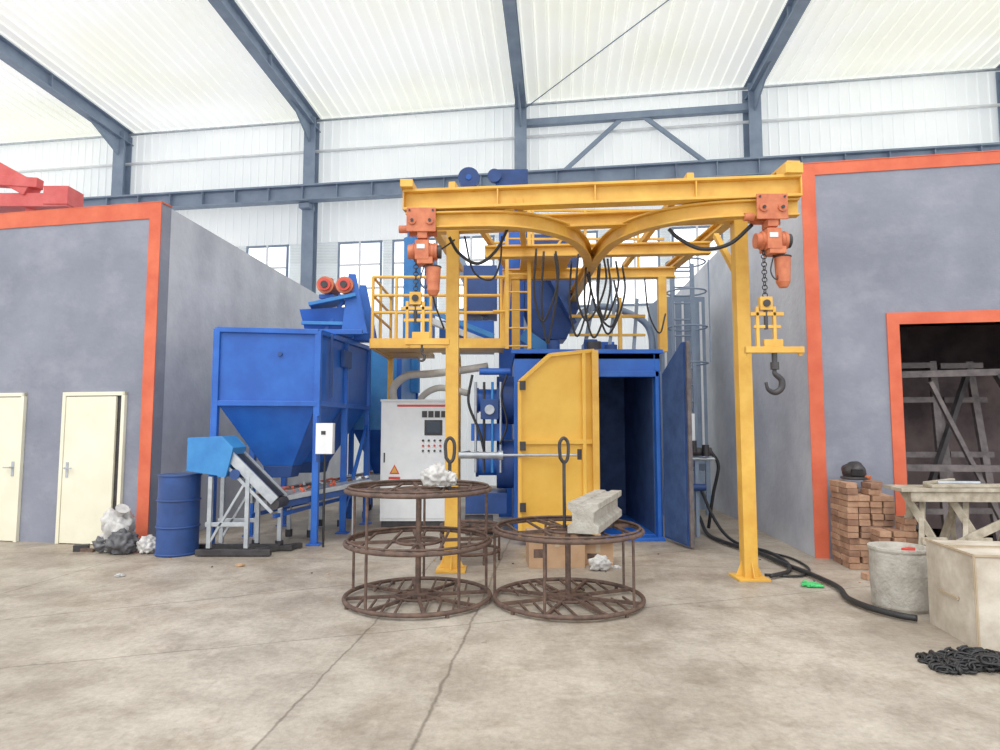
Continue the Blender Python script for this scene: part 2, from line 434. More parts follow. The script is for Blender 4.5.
b = B('vibrating_screen_feeder', Matrix.Translation((.13,0,0)))
b.hexa([(-2.95,9.35,2.9),(-2.45,9.45,2.9),(-2.4,9.95,2.9),(-2.9,9.9,2.9)],[(-3.02,9.25,3.24),(-2.35,9.38,3.30),(-2.3,10.05,3.30),(-2.98,9.95,3.24)],blue)
b.beam((-3.0,9.3,3.05),(-2.3,9.38,3.05),.05,.05,blue_l)
b.beam((-2.9,9.4,3.3),(-2.25,9.5,3.46),.5,.05,blue_l)
b.extr([(-2.42,9.30,2.9),(-2.05,9.35,2.9),(-2.24,9.35,3.78),(-2.34,9.33,3.78)],(.0,.03,0),blue)
b.extr([(-2.42,10.05,2.9),(-2.05,10.1,2.9),(-2.24,10.1,3.78),(-2.34,10.08,3.78)],(.0,.03,0),blue)
for x in (-2.66,-2.38):
    b.cyl((x,9.32,3.60),(x,9.75,3.60),.11,orange_h); b.cyl((x,9.26,3.60),(x,9.34,3.60),.125,orange_h); b.cyl((x,9.22,3.60),(x,9.27,3.60),.09,redl); b.cyl((x,9.2,3.60),(x,9.23,3.60),.05,dark)
    b.cbox((x,9.5,3.45),(.22,.3,.06),blue); b.cbox((x,9.5,3.72),(.1,.12,.05),orange_h)
b.beam((-2.7,9.4,2.9),(-2.25,9.4,3.72),.05,.05,blue); b.box(-3.0,-2.1,9.2,9.26,2.87,2.94,blue); b.box(-3.0,-2.1,10.1,10.16,2.87,2.94,blue)
b.done(.005)

b = B('steel_drum_barrel')
b.cyl((-3.96,8.12,0),(-3.96,8.12,.97),.24,blue_d,n=40)
for z in (.02,.34,.66,.96): b.ring((-3.96,8.12,z),.242,.012,blue_d)
b.cyl((-3.96,8.12,.971),(-3.96,8.12,.974),.225,navy,n=40)
b.done()

b = B('belt_conveyor')
b.hexa([(-3.78,7.9,1.02),(-3.30,7.9,.95),(-3.30,8.3,.95),(-3.78,8.3,1.02)],[(-3.78,7.9,1.42),(-3.36,7.9,1.44),(-3.36,8.3,1.44),(-3.78,8.3,1.42)],blue_l)
b.extr([(-3.36,7.89,1.44),(-3.22,7.89,1.30),(-3.30,7.89,.95),(-3.4,7.89,.95)],(0,.42,0),blue_l)
for y in (7.95,8.3):
    b.beam((-3.4,y,1.32),(-2.72,y,.66),.04,.12,silver); b.beam((-3.42,y,1.18),(-2.75,y,.52),.03,.04,silver)
    b.beam((-3.5,y,.95),(-3.5,y,.1),.05,.05,silver); b.beam((-3.05,y,.95),(-3.05,y,.1),.05,.05,silver)
    b.beam((-3.65,y,.05),(-2.75,y,.05),.07,.07,dark); b.beam((-3.55,y,.38),(-3.05,y,.38),.03,.05,silver)
    b.beam((-3.5,y,.15),(-3.1,y,.85),.03,.03,silver)
b.beam((-3.4,8.12,1.36),(-2.72,8.12,.70),.3,.02,black)
b.cyl((-3.2,7.9,.98),(-3.2,8.36,.98),.06,blue_d); b.cyl((-2.74,7.95,.62),(-2.74,8.32,.62),.07,dark)
P0,P1 = V((-2.98,8.25,.66)),V((-2.1,13.2,.66))
sd = V((.16,-.03,0))
for k in (-1,1):
    b.beam(P0+sd*k,P1+sd*k,.05,.13,silver); b.beam(P0+sd*k+V((0,0,-.22)),P1+sd*k+V((0,0,-.22)),.04,.05,blue)
    for f in (0.03,.2,.4,.6,.8,.98):
        p = P0.lerp(P1,f)+sd*k; b.beam((p.x,p.y,0),(p.x,p.y,.62),.05,.05,silver if f<.5 else blue)
        b.cyl((p.x,p.y,.02),(p.x,p.y,.12),.05,dark)
b.beam(P0+V((0,0,.04)),P1+V((0,0,.04)),.28,.03,rust)
for i in range(26):
    p = P0.lerp(P1,random.random()*.8)+V((random.uniform(-.13,.13),0,.07)); b.cbox(p,(.1,.03,.02),orange if i%3 else white,rz=random.random()*3,ry=random.uniform(-.4,.4))
b.beam((-2.95,8.5,.62),(-1.9,9.4,.78),.3,.06,silver); b.beam((-2.95,8.36,.55),(-1.85,9.3,.72),.04,.12,blue_d)
for i in range(16):
    f = random.random(); b.cbox((-2.9+f*1.0,8.52+f*.86,.68+f*.16),(.09,.03,.03),(orange,white,rust)[i%3],rz=random.random()*3,ry=random.uniform(-.5,.5))
for x,y in ((-2.5,8.85),(-2.05,9.25)): b.beam((x,y,0),(x,y,.62),.05,.05,silver)
b.beam((-4.2,8.42,.04),(-2.6,8.3,.04),.08,.06,dark); b.beam((-3.0,8.1,.04),(-2.55,8.5,.04),.07,.06,dark)
b.done(.004)
b = B('junction_box')
b.box(-2.40,-2.18,8.5,8.62,1.2,1.6,white); b.cyl((-2.29,8.56,1.2),(-2.29,8.56,0),.015,black); b.box(-2.33,-2.27,8.493,8.5,1.45,1.5,dark)
b.box(-2.42,-2.39,8.52,8.6,1.1,1.7,blue)
b.done(.006)

# ------------------------------------------------------------------ control cabinet
b = B('control_cabinet')
x0,x1,y0 = -1.86,-.74,10.2
b.box(x0,x1,y0,y0+.5,.1,1.95,white); b.box(x0+.02,x1-.02,y0+.02,y0+.48,0,.1,dark)
b.box(x0-.01,x1+.01,y0-.03,y0+.5,1.95,1.98,white)
b.box(x0+.03,x1-.03,y0-.012,y0,.14,1.92,white)
b.box(x0+.25,x1-.05,y0-.017,y0-.012,1.865,1.90,redl)
for i in range(5): b.box(-1.22+i*.1,-1.14+i*.1,y0-.03,y0-.012,1.7,1.8,dark)
b.box(-1.18,-.90,y0-.02,y0-.012,1.42,1.66,dark); b.box(-1.15,-.93,y0-.024,y0-.02,1.46,1.63,screen_m)
for r in range(3):
    for i in range(5):
        b.cyl((-1.2+i*.09,y0-.03,1.34-r*.08),(-1.2+i*.09,y0-.012,1.34-r*.08),.018,(dark,redl,dark)[r],n=10)
b.extr([(-1.72,y0-.016,.82),(-1.56,y0-.016,.82),(-1.64,y0-.016,.97)],(0,.004,0),redl); b.extr([(-1.69,y0-.018,.84),(-1.59,y0-.018,.84),(-1.64,y0-.018,.935)],(0,.003,0),yellow)
b.box(-1.73,-1.55,y0-.016,y0-.012,.74,.78,redl); b.box(-1.72,-1.6,y0-.016,y0-.012,.68,.71,redl)
b.box(x0+.05,x0+.07,y0-.03,y0-.012,1.0,1.15,dark)
b.done(.005)

# ------------------------------------------------------------------ gantry
b = B('yellow_gantry_frame')
PL,PR = V((-.53,7.2,0)),V((2.56,6.82,0))
RL,RR = V((.24,9.75,0)),V((2.42,9.6,0))
for p in (PL,PR):
    b.beam(Z(p,0),Z(p,3.75),.14,.14,yellow); b.cbox((p.x,p.y,.012),(.32,.32,.025),yellow)
    for dx,dy in ((1,0),(-1,0),(0,1),(0,-1)):
        b.extr([(p.x+dx*.07,p.y+dy*.07,.025),(p.x+dx*.14,p.y+dy*.14,.025),(p.x+dx*.07,p.y+dy*.07,.18)],(.012*abs(dy),.012*abs(dx),0),yellow)
for p in (RL,RR): b.beam(Z(p,2.66),Z(p,3.78),.12,.12,yellow)
F0,F1 = V((-1.0,6.67,3.91)),V((2.93,6.2,3.89))
b.ibeam(F0,F1,.15,.22,yellow,.028,.02)
for f in (0,.25,.5,.75,1):
    p = F0.lerp(F1,f); b.cbox(p,(.015,.14,.21),yellow,rz=-.117)
b.ibeam(Z(PL,3.82)+V((-.3,.04,0)),Z(PR,3.82)+V((.2,-.03,0)),.13,.16,yellow)
b.ibeam(Z(RL,3.86)+V((-.2,0,0)),Z(RR,3.86)+V((.2,0,0)),.13,.16,yellow)
b.ibeam(V((-.2,8.4,3.84)),V((2.7,8.2,3.84)),.13,.16,yellow)
b.beam((-.95,6.6,4.05),(-.62,9.9,3.98),.10,.09,yellow)
b.ibeam((2.84,6.1,4.06),(2.62,9.9,4.0),.13,.12,yellow)
b.beam((-.5,6.55,4.05),(.1,9.8,4.0),.07,.07,yellow)
b.beam((.2,6.5,3.85),(.4,9.8,3.98),.07,.07,yellow)
b.beam((1.9,6.3,4.04),(1.9,9.8,4.0),.07,.08,yellow)
b.box(2.76,2.93,6.1,6.32,4.0,4.1,yellow); b.box(-1.03,-.9,6.52,6.78,4.02,4.1,yellow)
b.beam(Z(PL,3.1),V((-.53,7.8,3.8)),.06,.06,yellow); b.beam(Z(PR,3.1),V((2.54,7.5,3.8)),.06,.06,yellow)
rz_ = 3.69
right = [(2.92,6.22,rz_),(2.3,6.28,rz_),(1.85,6.42,rz_),(1.5,6.72,rz_),(1.3,7.15,rz_),(1.22,7.7,rz_),(1.2,8.4,rz_),(1.2,9.4,rz_),(1.2,11.2,rz_)]
left = [(-.98,6.66,rz_),(-.4,6.6,rz_),(.1,6.6,rz_),(.5,6.78,rz_),(.82,7.15,rz_),(1.03,7.7,rz_),(1.14,8.3,rz_)]
for P in (right,left): b.isweep(P,.11,.17,yellow,.02,.014)
for x,y in ((2.4,6.3),(.1,6.6),(-.8,6.66),(1.2,8.3),(1.2,9.7)): b.beam((x,y,3.75),(x,y,3.86),.1,.08,yellow)
for x in (.5,1.3,2.1): b.beam((x,9.7,3.9),(x,9.7,4.85),.04,.04,yellow)
for z in (4.4,4.85): b.beam((.3,9.7,z),(2.5,9.7,z),.035,.035,yellow)
b.beam((.6,9.7,3.95),(1.25,9.7,4.8),.03,.03,yellow)
b.box(.3,1.0,8.9,9.7,3.92,3.97,yellow)
b.done(.004)

b = B('maintenance_platform')
b.box(-1.86,.05,9.3,10.05,2.70,2.76,yellow); b.box(-1.86,.08,9.26,9.32,2.68,2.82,yellow); b.box(-1.88,-1.82,9.3,10.9,2.68,2.82,yellow); b.box(-1.86,-1.1,10.0,10.9,2.70,2.76,yellow)
for x in (-1.84,-1.5,-1.0,-.5,0.02): b.cyl((x,9.3,2.7),(x,9.3,3.72),.024,yellow)
for y in (9.9,10.85): b.cyl((-1.84,y,2.7),(-1.84,y,3.72),.024,yellow)
for z in (3.2,3.45,3.72):
    b.cyl((-1.84,9.3,z),(0.02,9.3,z),.022,yellow); b.cyl((-1.84,9.3,z),(-1.84,10.85,z),.022,yellow)
b.beam((-1.84,10.88,0),(-1.84,10.88,2.7),.08,.08,yellow); b.beam((-.7,10.95,0),(-.7,10.95,2.66),.08,.08,yellow)
b.beam((-.7,10.95,2.7),(-.7,9.3,2.7),.08,.08,yellow)
for x in (.1,.42): b.beam((x,9.2,2.66),(x,9.2,4.7),.05,.05,yellow)
for i in range(8): b.cyl((.1,9.2,2.7+i*.26),(.42,9.2,2.7+i*.26),.013,yellow)
b.beam((.06,9.3,2.7),(.12,9.3,3.8),.1,.1,yellow)
for z in (3.2,3.7,4.2): b.cyl((-.1,9.2,z),(.1,9.2,z),.02,yellow)
b.done()

# ------------------------------------------------------------------ shot blasting machine
b = B('shot_blasting_machine')
X0,X1,Y0,Y1,H = .2,2.25,9.1,12.0,2.58
b.box(X0,1.23,Y0,Y0+.1,.0,H,blue); b.box(1.23,2.17,Y0,Y0+.1,2.25,H,blue); b.box(2.17,X1,Y0,Y0+.1,0,H,blue)
b.box(X0,X0+.06,Y0+.1,Y1,0,H,blue); b.box(X1-.06,X1,Y0+.1,Y1,0,H,blue); b.box(X0,X1,Y1,Y1+.06,0,H,blue); b.box(X0,X1,Y0,Y1,H-.08,H,blue)
b.box(X0+.06,X1-.06,Y0+.1,Y1,.0,.06,blue); b.box(1.17,1.23,Y0+.1,11.3,.06,H-.08,navy); b.box(1.23,X1-.06,11.3,11.36,.06,H-.08,navy); b.box(X1-.09,X1-.06,Y0+.1,11.3,.06,H-.08,navy)
b.box(1.18,2.22,Y0-.05,Y0,2.25,2.33,blue); b.box(2.17,2.22,Y0-.05,Y0,0,2.33,blue); b.box(1.18,2.25,Y0-.12,Y0+.1,0,.05,blue)
b.box(X0-.04,X1+.04,Y0-.03,Y0+.05,H,H+.06,blue)
b.box(-.02,.42,11.4,11.85,0,6.0,blue); b.box(-.08,.5,11.3,11.95,5.65,6.15,blue_d); b.cyl((-.1,11.3,6.0),(-.1,11.2,6.0),.12,blue_d)
b.cyl((-.56,11.3,6.0),(-.56,11.4,6.0),.19,blue_d,n=28); b.cyl((-.56,11.28,6.0),(-.56,11.3,6.0),.05,blue); b.beam((-.56,11.4,5.8),(0,11.4,5.75),.1,.06,blue_d)
b.box(.42,1.3,10.6,11.4,3.5,4.75,blue_d); b.hexa([(.6,10.7,3.0),(1.1,10.7,3.0),(1.1,11.3,3.0),(.6,11.3,3.0)],[(.42,10.6,3.5),(1.3,10.6,3.5),(1.3,11.4,3.5),(.42,11.4,3.5)],blue_d)
b.cyl((.85,11,2.5),(.85,11,3.05),.12,blue); b.beam((.3,10.4,4.9),(1.2,10.4,3.2),.3,.06,blue_d)
b.beam((.35,10.2,3.0),(.95,10.2,2.58),.3,.2,blue_l)
for z,y in ((1.0,9.8),(1.95,9.8)):
    b.cyl((-.05,y,z),(.2,y,z),.36,blue_d,n=28); b.cyl((-.32,y,z),(-.05,y,z),.17,blue,n=24); b.cyl((-.36,y,z),(-.32,y,z),.19,blue_d,n=24)
b.box(-.5,.1,9.5,10.2,.3,.6,blue_d); b.box(-.42,.05,9.45,9.75,1.35,1.6,blue)
for i in range(4): b.cyl((-.35+i*.12,9.4,.9),(-.35+i*.12,9.4,2.2),.02,(silver,dark,blue_l,silver)[i],n=8)
b.box(-.28,-.02,9.36,9.44,1.66,1.95,blue_d); b.cyl((-.15,9.33,1.8),(-.15,9.36,1.8),.07,silver)
b.cyl((-.3,9.38,2.35),(.15,9.38,2.35),.05,blue)
b.tube([(-.4,9.35,2.3),(-.45,9.3,1.9),(-.3,9.3,1.5),(-.2,9.3,1.1)],.02,black); b.tube([(.1,9.3,2.3),(.02,9.3,2.0),(.1,9.3,1.6),(.0,9.3,1.3)],.016,black)
b.cyl((-.5,9.5,.15),(-.1,9.5,.15),.14,dark)
for x,y in ((1.35,9.6),(1.75,10.2),(.8,9.7)):
    b.cyl((x,y,H),(x,y,H+.1),.15,dark); b.cyl((x,y,H+.1),(x,y,H+.26),.1,blue_d)
b.cyl((1.38,9.5,H+.02),(1.38,9.5,H+.22),.11,dark)
b.cyl((-1.7,12.4,2.2),(-1.7,12.4,5.2),.17,blue_l); b.cyl((-1.38,12.6,3.0),(-1.38,12.6,5.1),.11,blue_l)
b.cyl((-1.7,12.4,5.2),(-1.4,12.6,5.4),.17,blue_l,r2=.1)
b.box(-1.0,-.1,10.6,11.2,2.8,3.3,blue); b.beam((-1.1,10.4,3.25),(-.1,10.4,2.85),.2,.1,silver); b.beam((-1.1,10.35,3.4),(-.1,10.35,3.0),.04,.08,blue_l); b.box(-.6,-.05,10.5,11.3,3.4,4.2,blue_d)
b.beam((-1.0,10.9,4.9),(-.2,10.9,3.4),.2,.2,steelg)
b.tube([(1.25,11.5,3.2),(1.5,11.5,3.6),(2.0,11.6,3.7),(2.7,11.8,3.4),(2.8,11.8,2.6)],.06,steelg,n=14)
b.box(1.45,1.95,11,11.5,2.58,3.0,blue)
for i in range(3): b.beam((1.3+i*.4,10.2,2.6),(1.5+i*.35,10.3,3.6),.05,.05,steelg)
b.beam((1.1,10.2,3.3),(2.3,10.2,3.3),.05,.05,yellow); b.beam((1.1,10.2,3.0),(2.3,10.2,3.0),.04,.04,yellow); b.beam((1.9,10.2,2.58),(1.9,10.2,3.6),.06,.06,yellow)
b.done(.005)

b = B('chamber_door')
h = V((1.27,9.0,0)); e = V((.24,8.74,0)); u = (e-h).normalized(); nrm = V((-u.y,u.x,0)); nrm = nrm if nrm.y<0 else -nrm
W = (e-h).length
def dp(x,z,o=0): return h+u*x+nrm*o+V((0,0,z))
poly = [(0,.1),(W,.1),(W,2.15),(W-.42,2.52),(0,2.6)]
b.extr([dp(x,z) for x,z in poly], nrm*.07, yellow_l)
for i in range(len(poly)):
    p,q = poly[i],poly[(i+1)%5]; b.beam(dp(p[0],p[1],.09),dp(q[0],q[1],.09),.05,.05,yellow_l)
for z in (1.35,): b.beam(dp(0,z,.09),dp(W,z,.09),.05,.06,yellow_l)
b.beam(dp(.15,.1,.09),dp(.15,2.58,.09),.05,.05,yellow_l)
b.beam(dp(.0,.1,.13),dp(.0,2.6,.13),.09,.06,yellow)
for z in (.5,1.3,2.1): b.cyl(dp(-.03,z,.1),dp(-.03,z+.2,.1),.035,dark); b.cbox(dp(W-.03,z,.13),(.08,.04,.12),dark)
b.done(.004)
b = B('chamber_door')
h = V((2.25,9.02,0)); e = V((2.40,8.42,0)); u = (e-h).normalized(); nrm = V((-u.y,u.x,0)); nrm = nrm if nrm.x>0 else -nrm
W = (e-h).length
poly = [(0,.05),(W,.03),(W,2.66),(W-.08,2.66),(0,2.28)]
b.extr([dp(x,z) for x,z in poly], nrm*.09, blue_d)
b.extr([dp(x*.94+.02,z*.97+.03,-.012) for x,z in poly], nrm*.012, navy)
b.beam(dp(W,.03,.04),dp(W,2.66,.04),.05,.13,brownf)
for z in (.4,1.2,2.0): b.cyl(dp(-.01,z,.06),dp(-.01,z+.2,.06),.03,dark)
b.done(.004)

b = B('pneumatic_cylinder')
b.cyl((-.62,8.6,1.18),(.0,8.6,1.18),.045,silver); b.cyl((-.66,8.6,1.18),(-.58,8.6,1.18),.06,dark); b.cyl((-.02,8.6,1.18),(.04,8.6,1.18),.06,silver)
b.cyl((.04,8.6,1.18),(1.05,8.66,1.18),.018,silver); b.cyl((1.05,8.64,1.12),(1.05,8.64,1.26),.03,dark); b.cyl((-.6,8.6,1.18),(-.45,9.5,1.18),.03,dark)
b.done()
b = B('flexible_duct_hose')
b.tube([(-1.75,10.8,1.9),(-1.78,10.85,2.2),(-1.55,10.8,2.4),(-1.2,10.8,2.43),(-.7,10.75,2.48),(-.2,10.7,2.55)],.065,hosew,n=14)
b.tube([(-1.35,10.9,1.8),(-1.3,10.85,2.05),(-1.0,10.8,2.2),(-.5,10.75,2.1)],.055,hosew,n=14)
b.done()

b = B('access_ladder')
for x in (2.95,3.3): b.beam((x,11,0),(x,11,4.35),.06,.05,steelg)
for i in range(15): b.cyl((2.95,11,.3+i*.28),(3.3,11,.3+i*.28),.016,steelg)
for z in (2.6,3.2,3.8,4.3): b.ring((3.12,10.75,z),.32,.015,steelg,n=24)
for x in (2.82,3.12,3.42): b.cyl((x,10.5,2.6),(x,10.5,4.3),.012,steelg,n=6)
b.done()
b = B('dust_collector')
b.box(2.9,3.7,11.6,12.6,.9,3.9,steelg); b.hexa([(3.2,11.9,.3),(3.4,11.9,.3),(3.4,12.3,.3),(3.2,12.3,.3)],[(2.9,11.6,.9),(3.7,11.6,.9),(3.7,12.6,.9),(2.9,12.6,.9)],steelg)
for x,y in ((2.92,11.62),(3.68,11.62),(2.92,12.58),(3.68,12.58)): b.beam((x,y,0),(x,y,1),.08,.08,steelg)
for i in range(5): b.box(2.95+i*.16,2.99+i*.16,11.57,11.6,1,3.8,white)
b.done(.005)
b = B('air_valve_station')
b.box(2.62,2.9,9.7,9.85,1.15,1.75,white); b.box(2.6,3.0,9.62,9.8,.35,.9,steelg); b.beam((2.7,9.75,0),(2.7,9.75,1.8),.05,.05,steelg)
b.cyl((2.55,9.3,1.2),(3.0,9.3,1.2),.06,dark); b.cyl((2.72,9.2,1.2),(2.72,9.2,1.36),.05,dark); b.cyl((2.9,9.22,1.14),(2.9,9.22,1.3),.05,dark)
b.cyl((2.6,9.3,1.1),(3.05,9.3,1.1),.025,silver); b.tube([(3.0,9.3,1.2),(3.1,9.3,1.0),(3.05,9.4,.6),(3.0,9.5,.1)],.025,black)
b.beam((2.8,9.35,0),(2.8,9.35,1.15),.05,.05,steelg); b.cyl((2.62,9.28,.7),(2.9,9.28,.7),.05,blue_d)
b.done(.003)

# ------------------------------------------------------------------ hoists
def hoist(x, y, spread, big):
    b = B('electric_chain_hoist')
    for dy in (-.09,.09):
        b.box(x-.16,x+.14,y+dy-.01,y+dy+.01,3.55,3.80,orange_h)
        for dx in (-.1,.08): b.cyl((x+dx,y+dy-.03,3.66),(x+dx,y+dy+.02,3.66),.04,orange_h); b.cyl((x+dx,y+dy-.045,3.66),(x+dx,y+dy-.03,3.66),.016,dark)
        for dx in (-.13,.11): b.cyl((x+dx,y+dy-.02,3.77),(x+dx,y+dy+.02,3.77),.012,dark,n=6)
    b.cbox((x,y,3.52),(.10,.16,.07),orange_h); b.ring((x,y,3.48),.035,.012,dark,n=16,axis='Y')
    b.cyl((x-.16,y,3.6),(x-.25,y,3.6),.04,orange_h)
    b.cyl((x-.10,y,3.36),(x+.15,y,3.36),.088,orange_h,n=24); b.cyl((x-.15,y,3.36),(x-.10,y,3.36),.075,orange_h); b.cyl((x+.15,y,3.36),(x+.19,y,3.36),.07,dark)
    b.cbox((x,y,3.36),(.14,.21,.2),orange_h); b.cbox((x+.03,y-.02,3.25),(.16,.16,.07),orange_h); b.cbox((x,y,3.46),(.06,.08,.08),orange_h)
    for i in range(7): b.ring((x-.09+i*.035,y,3.36),.091,.005,orange_h,n=20,axis='X',k=5)
    b.cbox((x-.01,y-.108,3.39),(.08,.01,.045),white)
    b.cyl((x+.11,y,2.95),(x+.11,y,3.2),.066,orange_h,r2=.078,n=20); b.cyl((x+.11,y,2.90),(x+.11,y,2.95),.04,orange_h,r2=.066)
    b.ring((x+.11,y,3.2),.078,.008,dark,n=20)
    z = 3.28; i = 0
    while z > spread+.5:
        b.ring((x-.07,y,z),.024,.0065,dark,n=10,axis='YX'[i%2],k=5); z -= .038; i += 1
    b.tube([(x+.02,y-.02,3.22),(x-.02,y-.03,3.05),(x+.04,y-.03,2.98),(x+.09,y,3.2)],.008,dark,n=5)
    zt = spread+.5
    b.cbox((x-.07,y,zt-.05),(.12,.06,.13),yellow); b.cyl((x-.07,y-.045,zt-.05),(x-.07,y+.045,zt-.05),.035,dark)
    for dx in (-.10,.065): b.box(x-.07+dx,x-.07+dx+.03,y-.018,y+.018,spread,zt-.08,yellow)
    b.box(x-.22,x+.10,y-.018,y+.018,zt-.17,zt-.135,yellow); b.box(x-.19,x+.07,y-.014,y+.014,zt-.29,zt-.26,yellow)
    b.cyl((x-.07,y,zt-.3),(x-.07,y,zt-.12),.02,dark)
    xa,xb = (x-.28,x+.28) if big else (x-.17,x+.28)
    b.box(xa,xb,y-.03,y+.03,spread-.03,spread+.03,yellow)
    b.box(x-.1,x+.08,y-.025,y+.025,spread+.03,spread+.1,yellow)
    for xx in (xa+.03,xb-.03): b.box(xx-.02,xx+.02,y-.01,y+.01,spread-.06,spread-.03,yellow)
    s_ = 1.0 if big else .45; zz = spread-.02; hx = x
    b.cyl((hx,y,zz),(hx,y,zz-.12*s_),.026*s_,dark); b.cyl((hx,y,zz-.1*s_),(hx,y,zz-.17*s_),.04*s_,dark)
    hp = [(hx,y,zz-.15*s_),(hx,y,zz-.21*s_),(hx+.06*s_,y,zz-.27*s_),(hx+.055*s_,y,zz-.35*s_),(hx-.005*s_,y,zz-.39*s_),(hx-.07*s_,y,zz-.36*s_),(hx-.09*s_,y,zz-.29*s_)]
    b.tube(hp,lambda t: s_*(.016+.016*math.sin(math.pi*min(1,t*1.1)) ),dark,n=10)
    b.done(.003)
hoist(-.80,6.62,2.42,False)
hoist(2.64,6.22,2.29,True)

cb = B('festoon_cable')
def cable(pts, r=.014): cb.tube(pts, r, black, n=6)
cable([(-.55,6.9,3.6),(-.45,7.0,3.45),(-.25,7.1,3.36),(-.05,7.1,3.5),(.08,7.0,3.72),(.1,6.9,3.76)],.018)
cable([(-.4,7.2,3.7),(-.3,7.2,3.3),(-.1,7.2,3.2),(.0,7.2,3.4),(.02,7.2,3.7)],.012)
cable([(1.75,6.6,3.6),(1.85,6.6,3.5),(2.05,6.5,3.36),(2.3,6.4,3.38),(2.5,6.3,3.55)],.02)
for i,(a,w,d) in enumerate(((.45,.22,.9),(.55,.12,1.15),(1.0,.3,.85),(1.12,.25,1.05),(1.3,.2,.8),(.95,.2,1.0),(1.35,.28,.95))):
    y = 7.9+.12*i
    cable([(a,y,3.75),(a-.03,y,3.75-d*.6),(a+w*.3,y+.03,3.75-d),(a+w*.8,y,3.75-d*.8),(a+w+.05,y,3.75-d*.4),(a+w+.02,y,3.72)])
cable([(1.15,8.6,3.7),(1.3,8.6,3.1),(1.5,8.7,2.9),(1.62,8.8,3.2),(1.6,9,3.6)],.016)
cable([(2.1,9.3,3.7),(2.15,9.3,3.2),(2.3,9.3,2.9),(2.42,9.4,3.2)],.012)
cable([(-.5,7.0,3.6),(-.75,6.8,3.3),(-.7,6.75,2.9),(-.6,6.9,2.6)],.01)
cb.done()

# ------------------------------------------------------------------ coil racks
def rack(x, y, R, levels, eye, eyex=0, rot=0.0):
    b = B('coil_carousel_rack'); b.M = Matrix.Translation((x,y,0)) @ Matrix.Rotation(rot,4,'Z')
    for li, z in enumerate(levels):
        b.ring((0,0,z),R,.02,rust,n=64); b.ring((0,0,z),.2,.013,rust,n=32)
        if li != 0: b.ring((0,0,z+.03),R*.97,.011,rust,n=64)
        n = 8 if li == 0 else 4
        for k in range(n):
            a = k*math.pi*2/n + .2; b.beam((.0,0,z),(R*math.cos(a),R*math.sin(a),z),.028,.028,rust)
        for k in range(-5,6):
            xx = k*R/5.6; hh = math.sqrt(max(0,R*R-xx*xx))
            if li == 0:
                if abs(k) in (1,2,3,4): b.beam((xx,-hh,z),(xx,-hh*.25,z),.016,.018,rust); b.beam((xx*.9,hh*.97,z),(xx*.9,hh*.3,z),.016,.018,rust)
            elif k % 2 == 0: b.beam((xx,-hh,z),(xx,hh,z),.02,.018,rust)
    for k in range(5):
        a = k*math.pi*2/5+.35; b.cyl((R*math.cos(a),R*math.sin(a),levels[0]),(R*math.cos(a),R*math.sin(a),levels[-1]),.013,rust,n=8)
    b.cyl((0,0,.02),(0,0,levels[-1]),.026,rust,n=12); b.cyl((0,0,0),(0,0,.06),.1,rust)
    b.cyl((eyex,0,levels[-1]-.03),(eyex,0,eye-.2),.016,dark,n=10)
    L = [(eyex-.035,0,eye-.18),(eyex-.04,0,eye-.05),(eyex,0,eye),(eyex+.04,0,eye-.05),(eyex+.035,0,eye-.18),(eyex,0,eye-.22)]
    P = crom(L+[L[0]],6)[:-1]; b.tube(P,.016,dark,n=8,sub=0,closed=True)
    for k in range(4):
        a = k*math.pi/2+.5; b.cyl((R*math.cos(a),R*math.sin(a),0),(R*math.cos(a),R*math.sin(a),levels[0]),.018,rust,n=8)
    return b.done()
rack(-.74,6.0,.65,[.04,.52,.985],1.45,.28)
rack(.61,5.95,.66,[.04,.63],1.45,-.03, .2)
b = B('coil_carousel_rack')
b.M = Matrix.Translation((-.35,7.75,0))
for z in (.12,.3,.4): b.ring((0,0,z),.34,.02,rust,n=40)
for k in range(6):
    a = k*math.pi/3; b.cyl((.34*math.cos(a),.34*math.sin(a),0),(.34*math.cos(a),.34*math.sin(a),.4),.014,rust,n=8); b.beam((0,0,.4),(.34*math.cos(a),.34*math.sin(a),.4),.025,.02,rust)
b.done()

b = B('plastic_bag'); b.blob((-.58,5.95,1.10),(.11,.10,.10),bagw,3,.5,2.8); b.blob((-.47,5.99,1.07),(.07,.07,.07),bagw,5,.5,3); b.done()
b = B('concrete_beam_mold')
A,Bq = V((.68,5.42,0)),V((1.08,6.55,0)); t = (Bq-A).normalized(); sd = V((t.y,-t.x,0))
prof = [(-.13,0),(.13,0),(.13,.06),(.09,.09),(.09,.17),(.13,.2),(.13,.25),(.03,.25),(.02,.235),(-.02,.235),(-.03,.25),(-.13,.25),(-.13,.2),(-.09,.17),(-.09,.09),(-.13,.06)]
b.extr([A+sd*x+V((0,0,.675+z)) for x,z in prof], t*1.2, conc)
b.done(.004)

# ------------------------------------------------------------------ boxes etc
def carton(name, c, d, rz, m, tp=True):
    b = B(name); o = Matrix.Translation(V(c)) @ Matrix.Rotation(rz,4,'Z'); b.M = o
    x,y,z = d
    b.box(-x/2,x/2,-y/2,y/2,0,z,m)
    if tp:
        b.box(-x/2-.003,x/2+.003,-.03,.03,z*.72,z+.003,tape)
        b.box(-.025,.025,-y/2-.004,-y/2,z*.6,z,tape)
        b.box(-x/2+.05,-x/2+.16,-y/2-.003,-y/2,z*.3,z*.55,rust); b.hexa([(-x/2,-y/2,z),(x/2,-y/2,z),(x/2,-y/2-.005,z),(-x/2,-y/2-.005,z)],[(-x/2+.02,-y/2-.1,z+.04),(x/2-.02,-y/2-.1,z+.04),(x/2-.02,-y/2-.105,z+.04),(-x/2+.02,-y/2-.105,z+.04)],m)
    return b.done(.004)
carton('cardboard_box',(.62,7.5,0),(.62,.4,.38),.05,card)
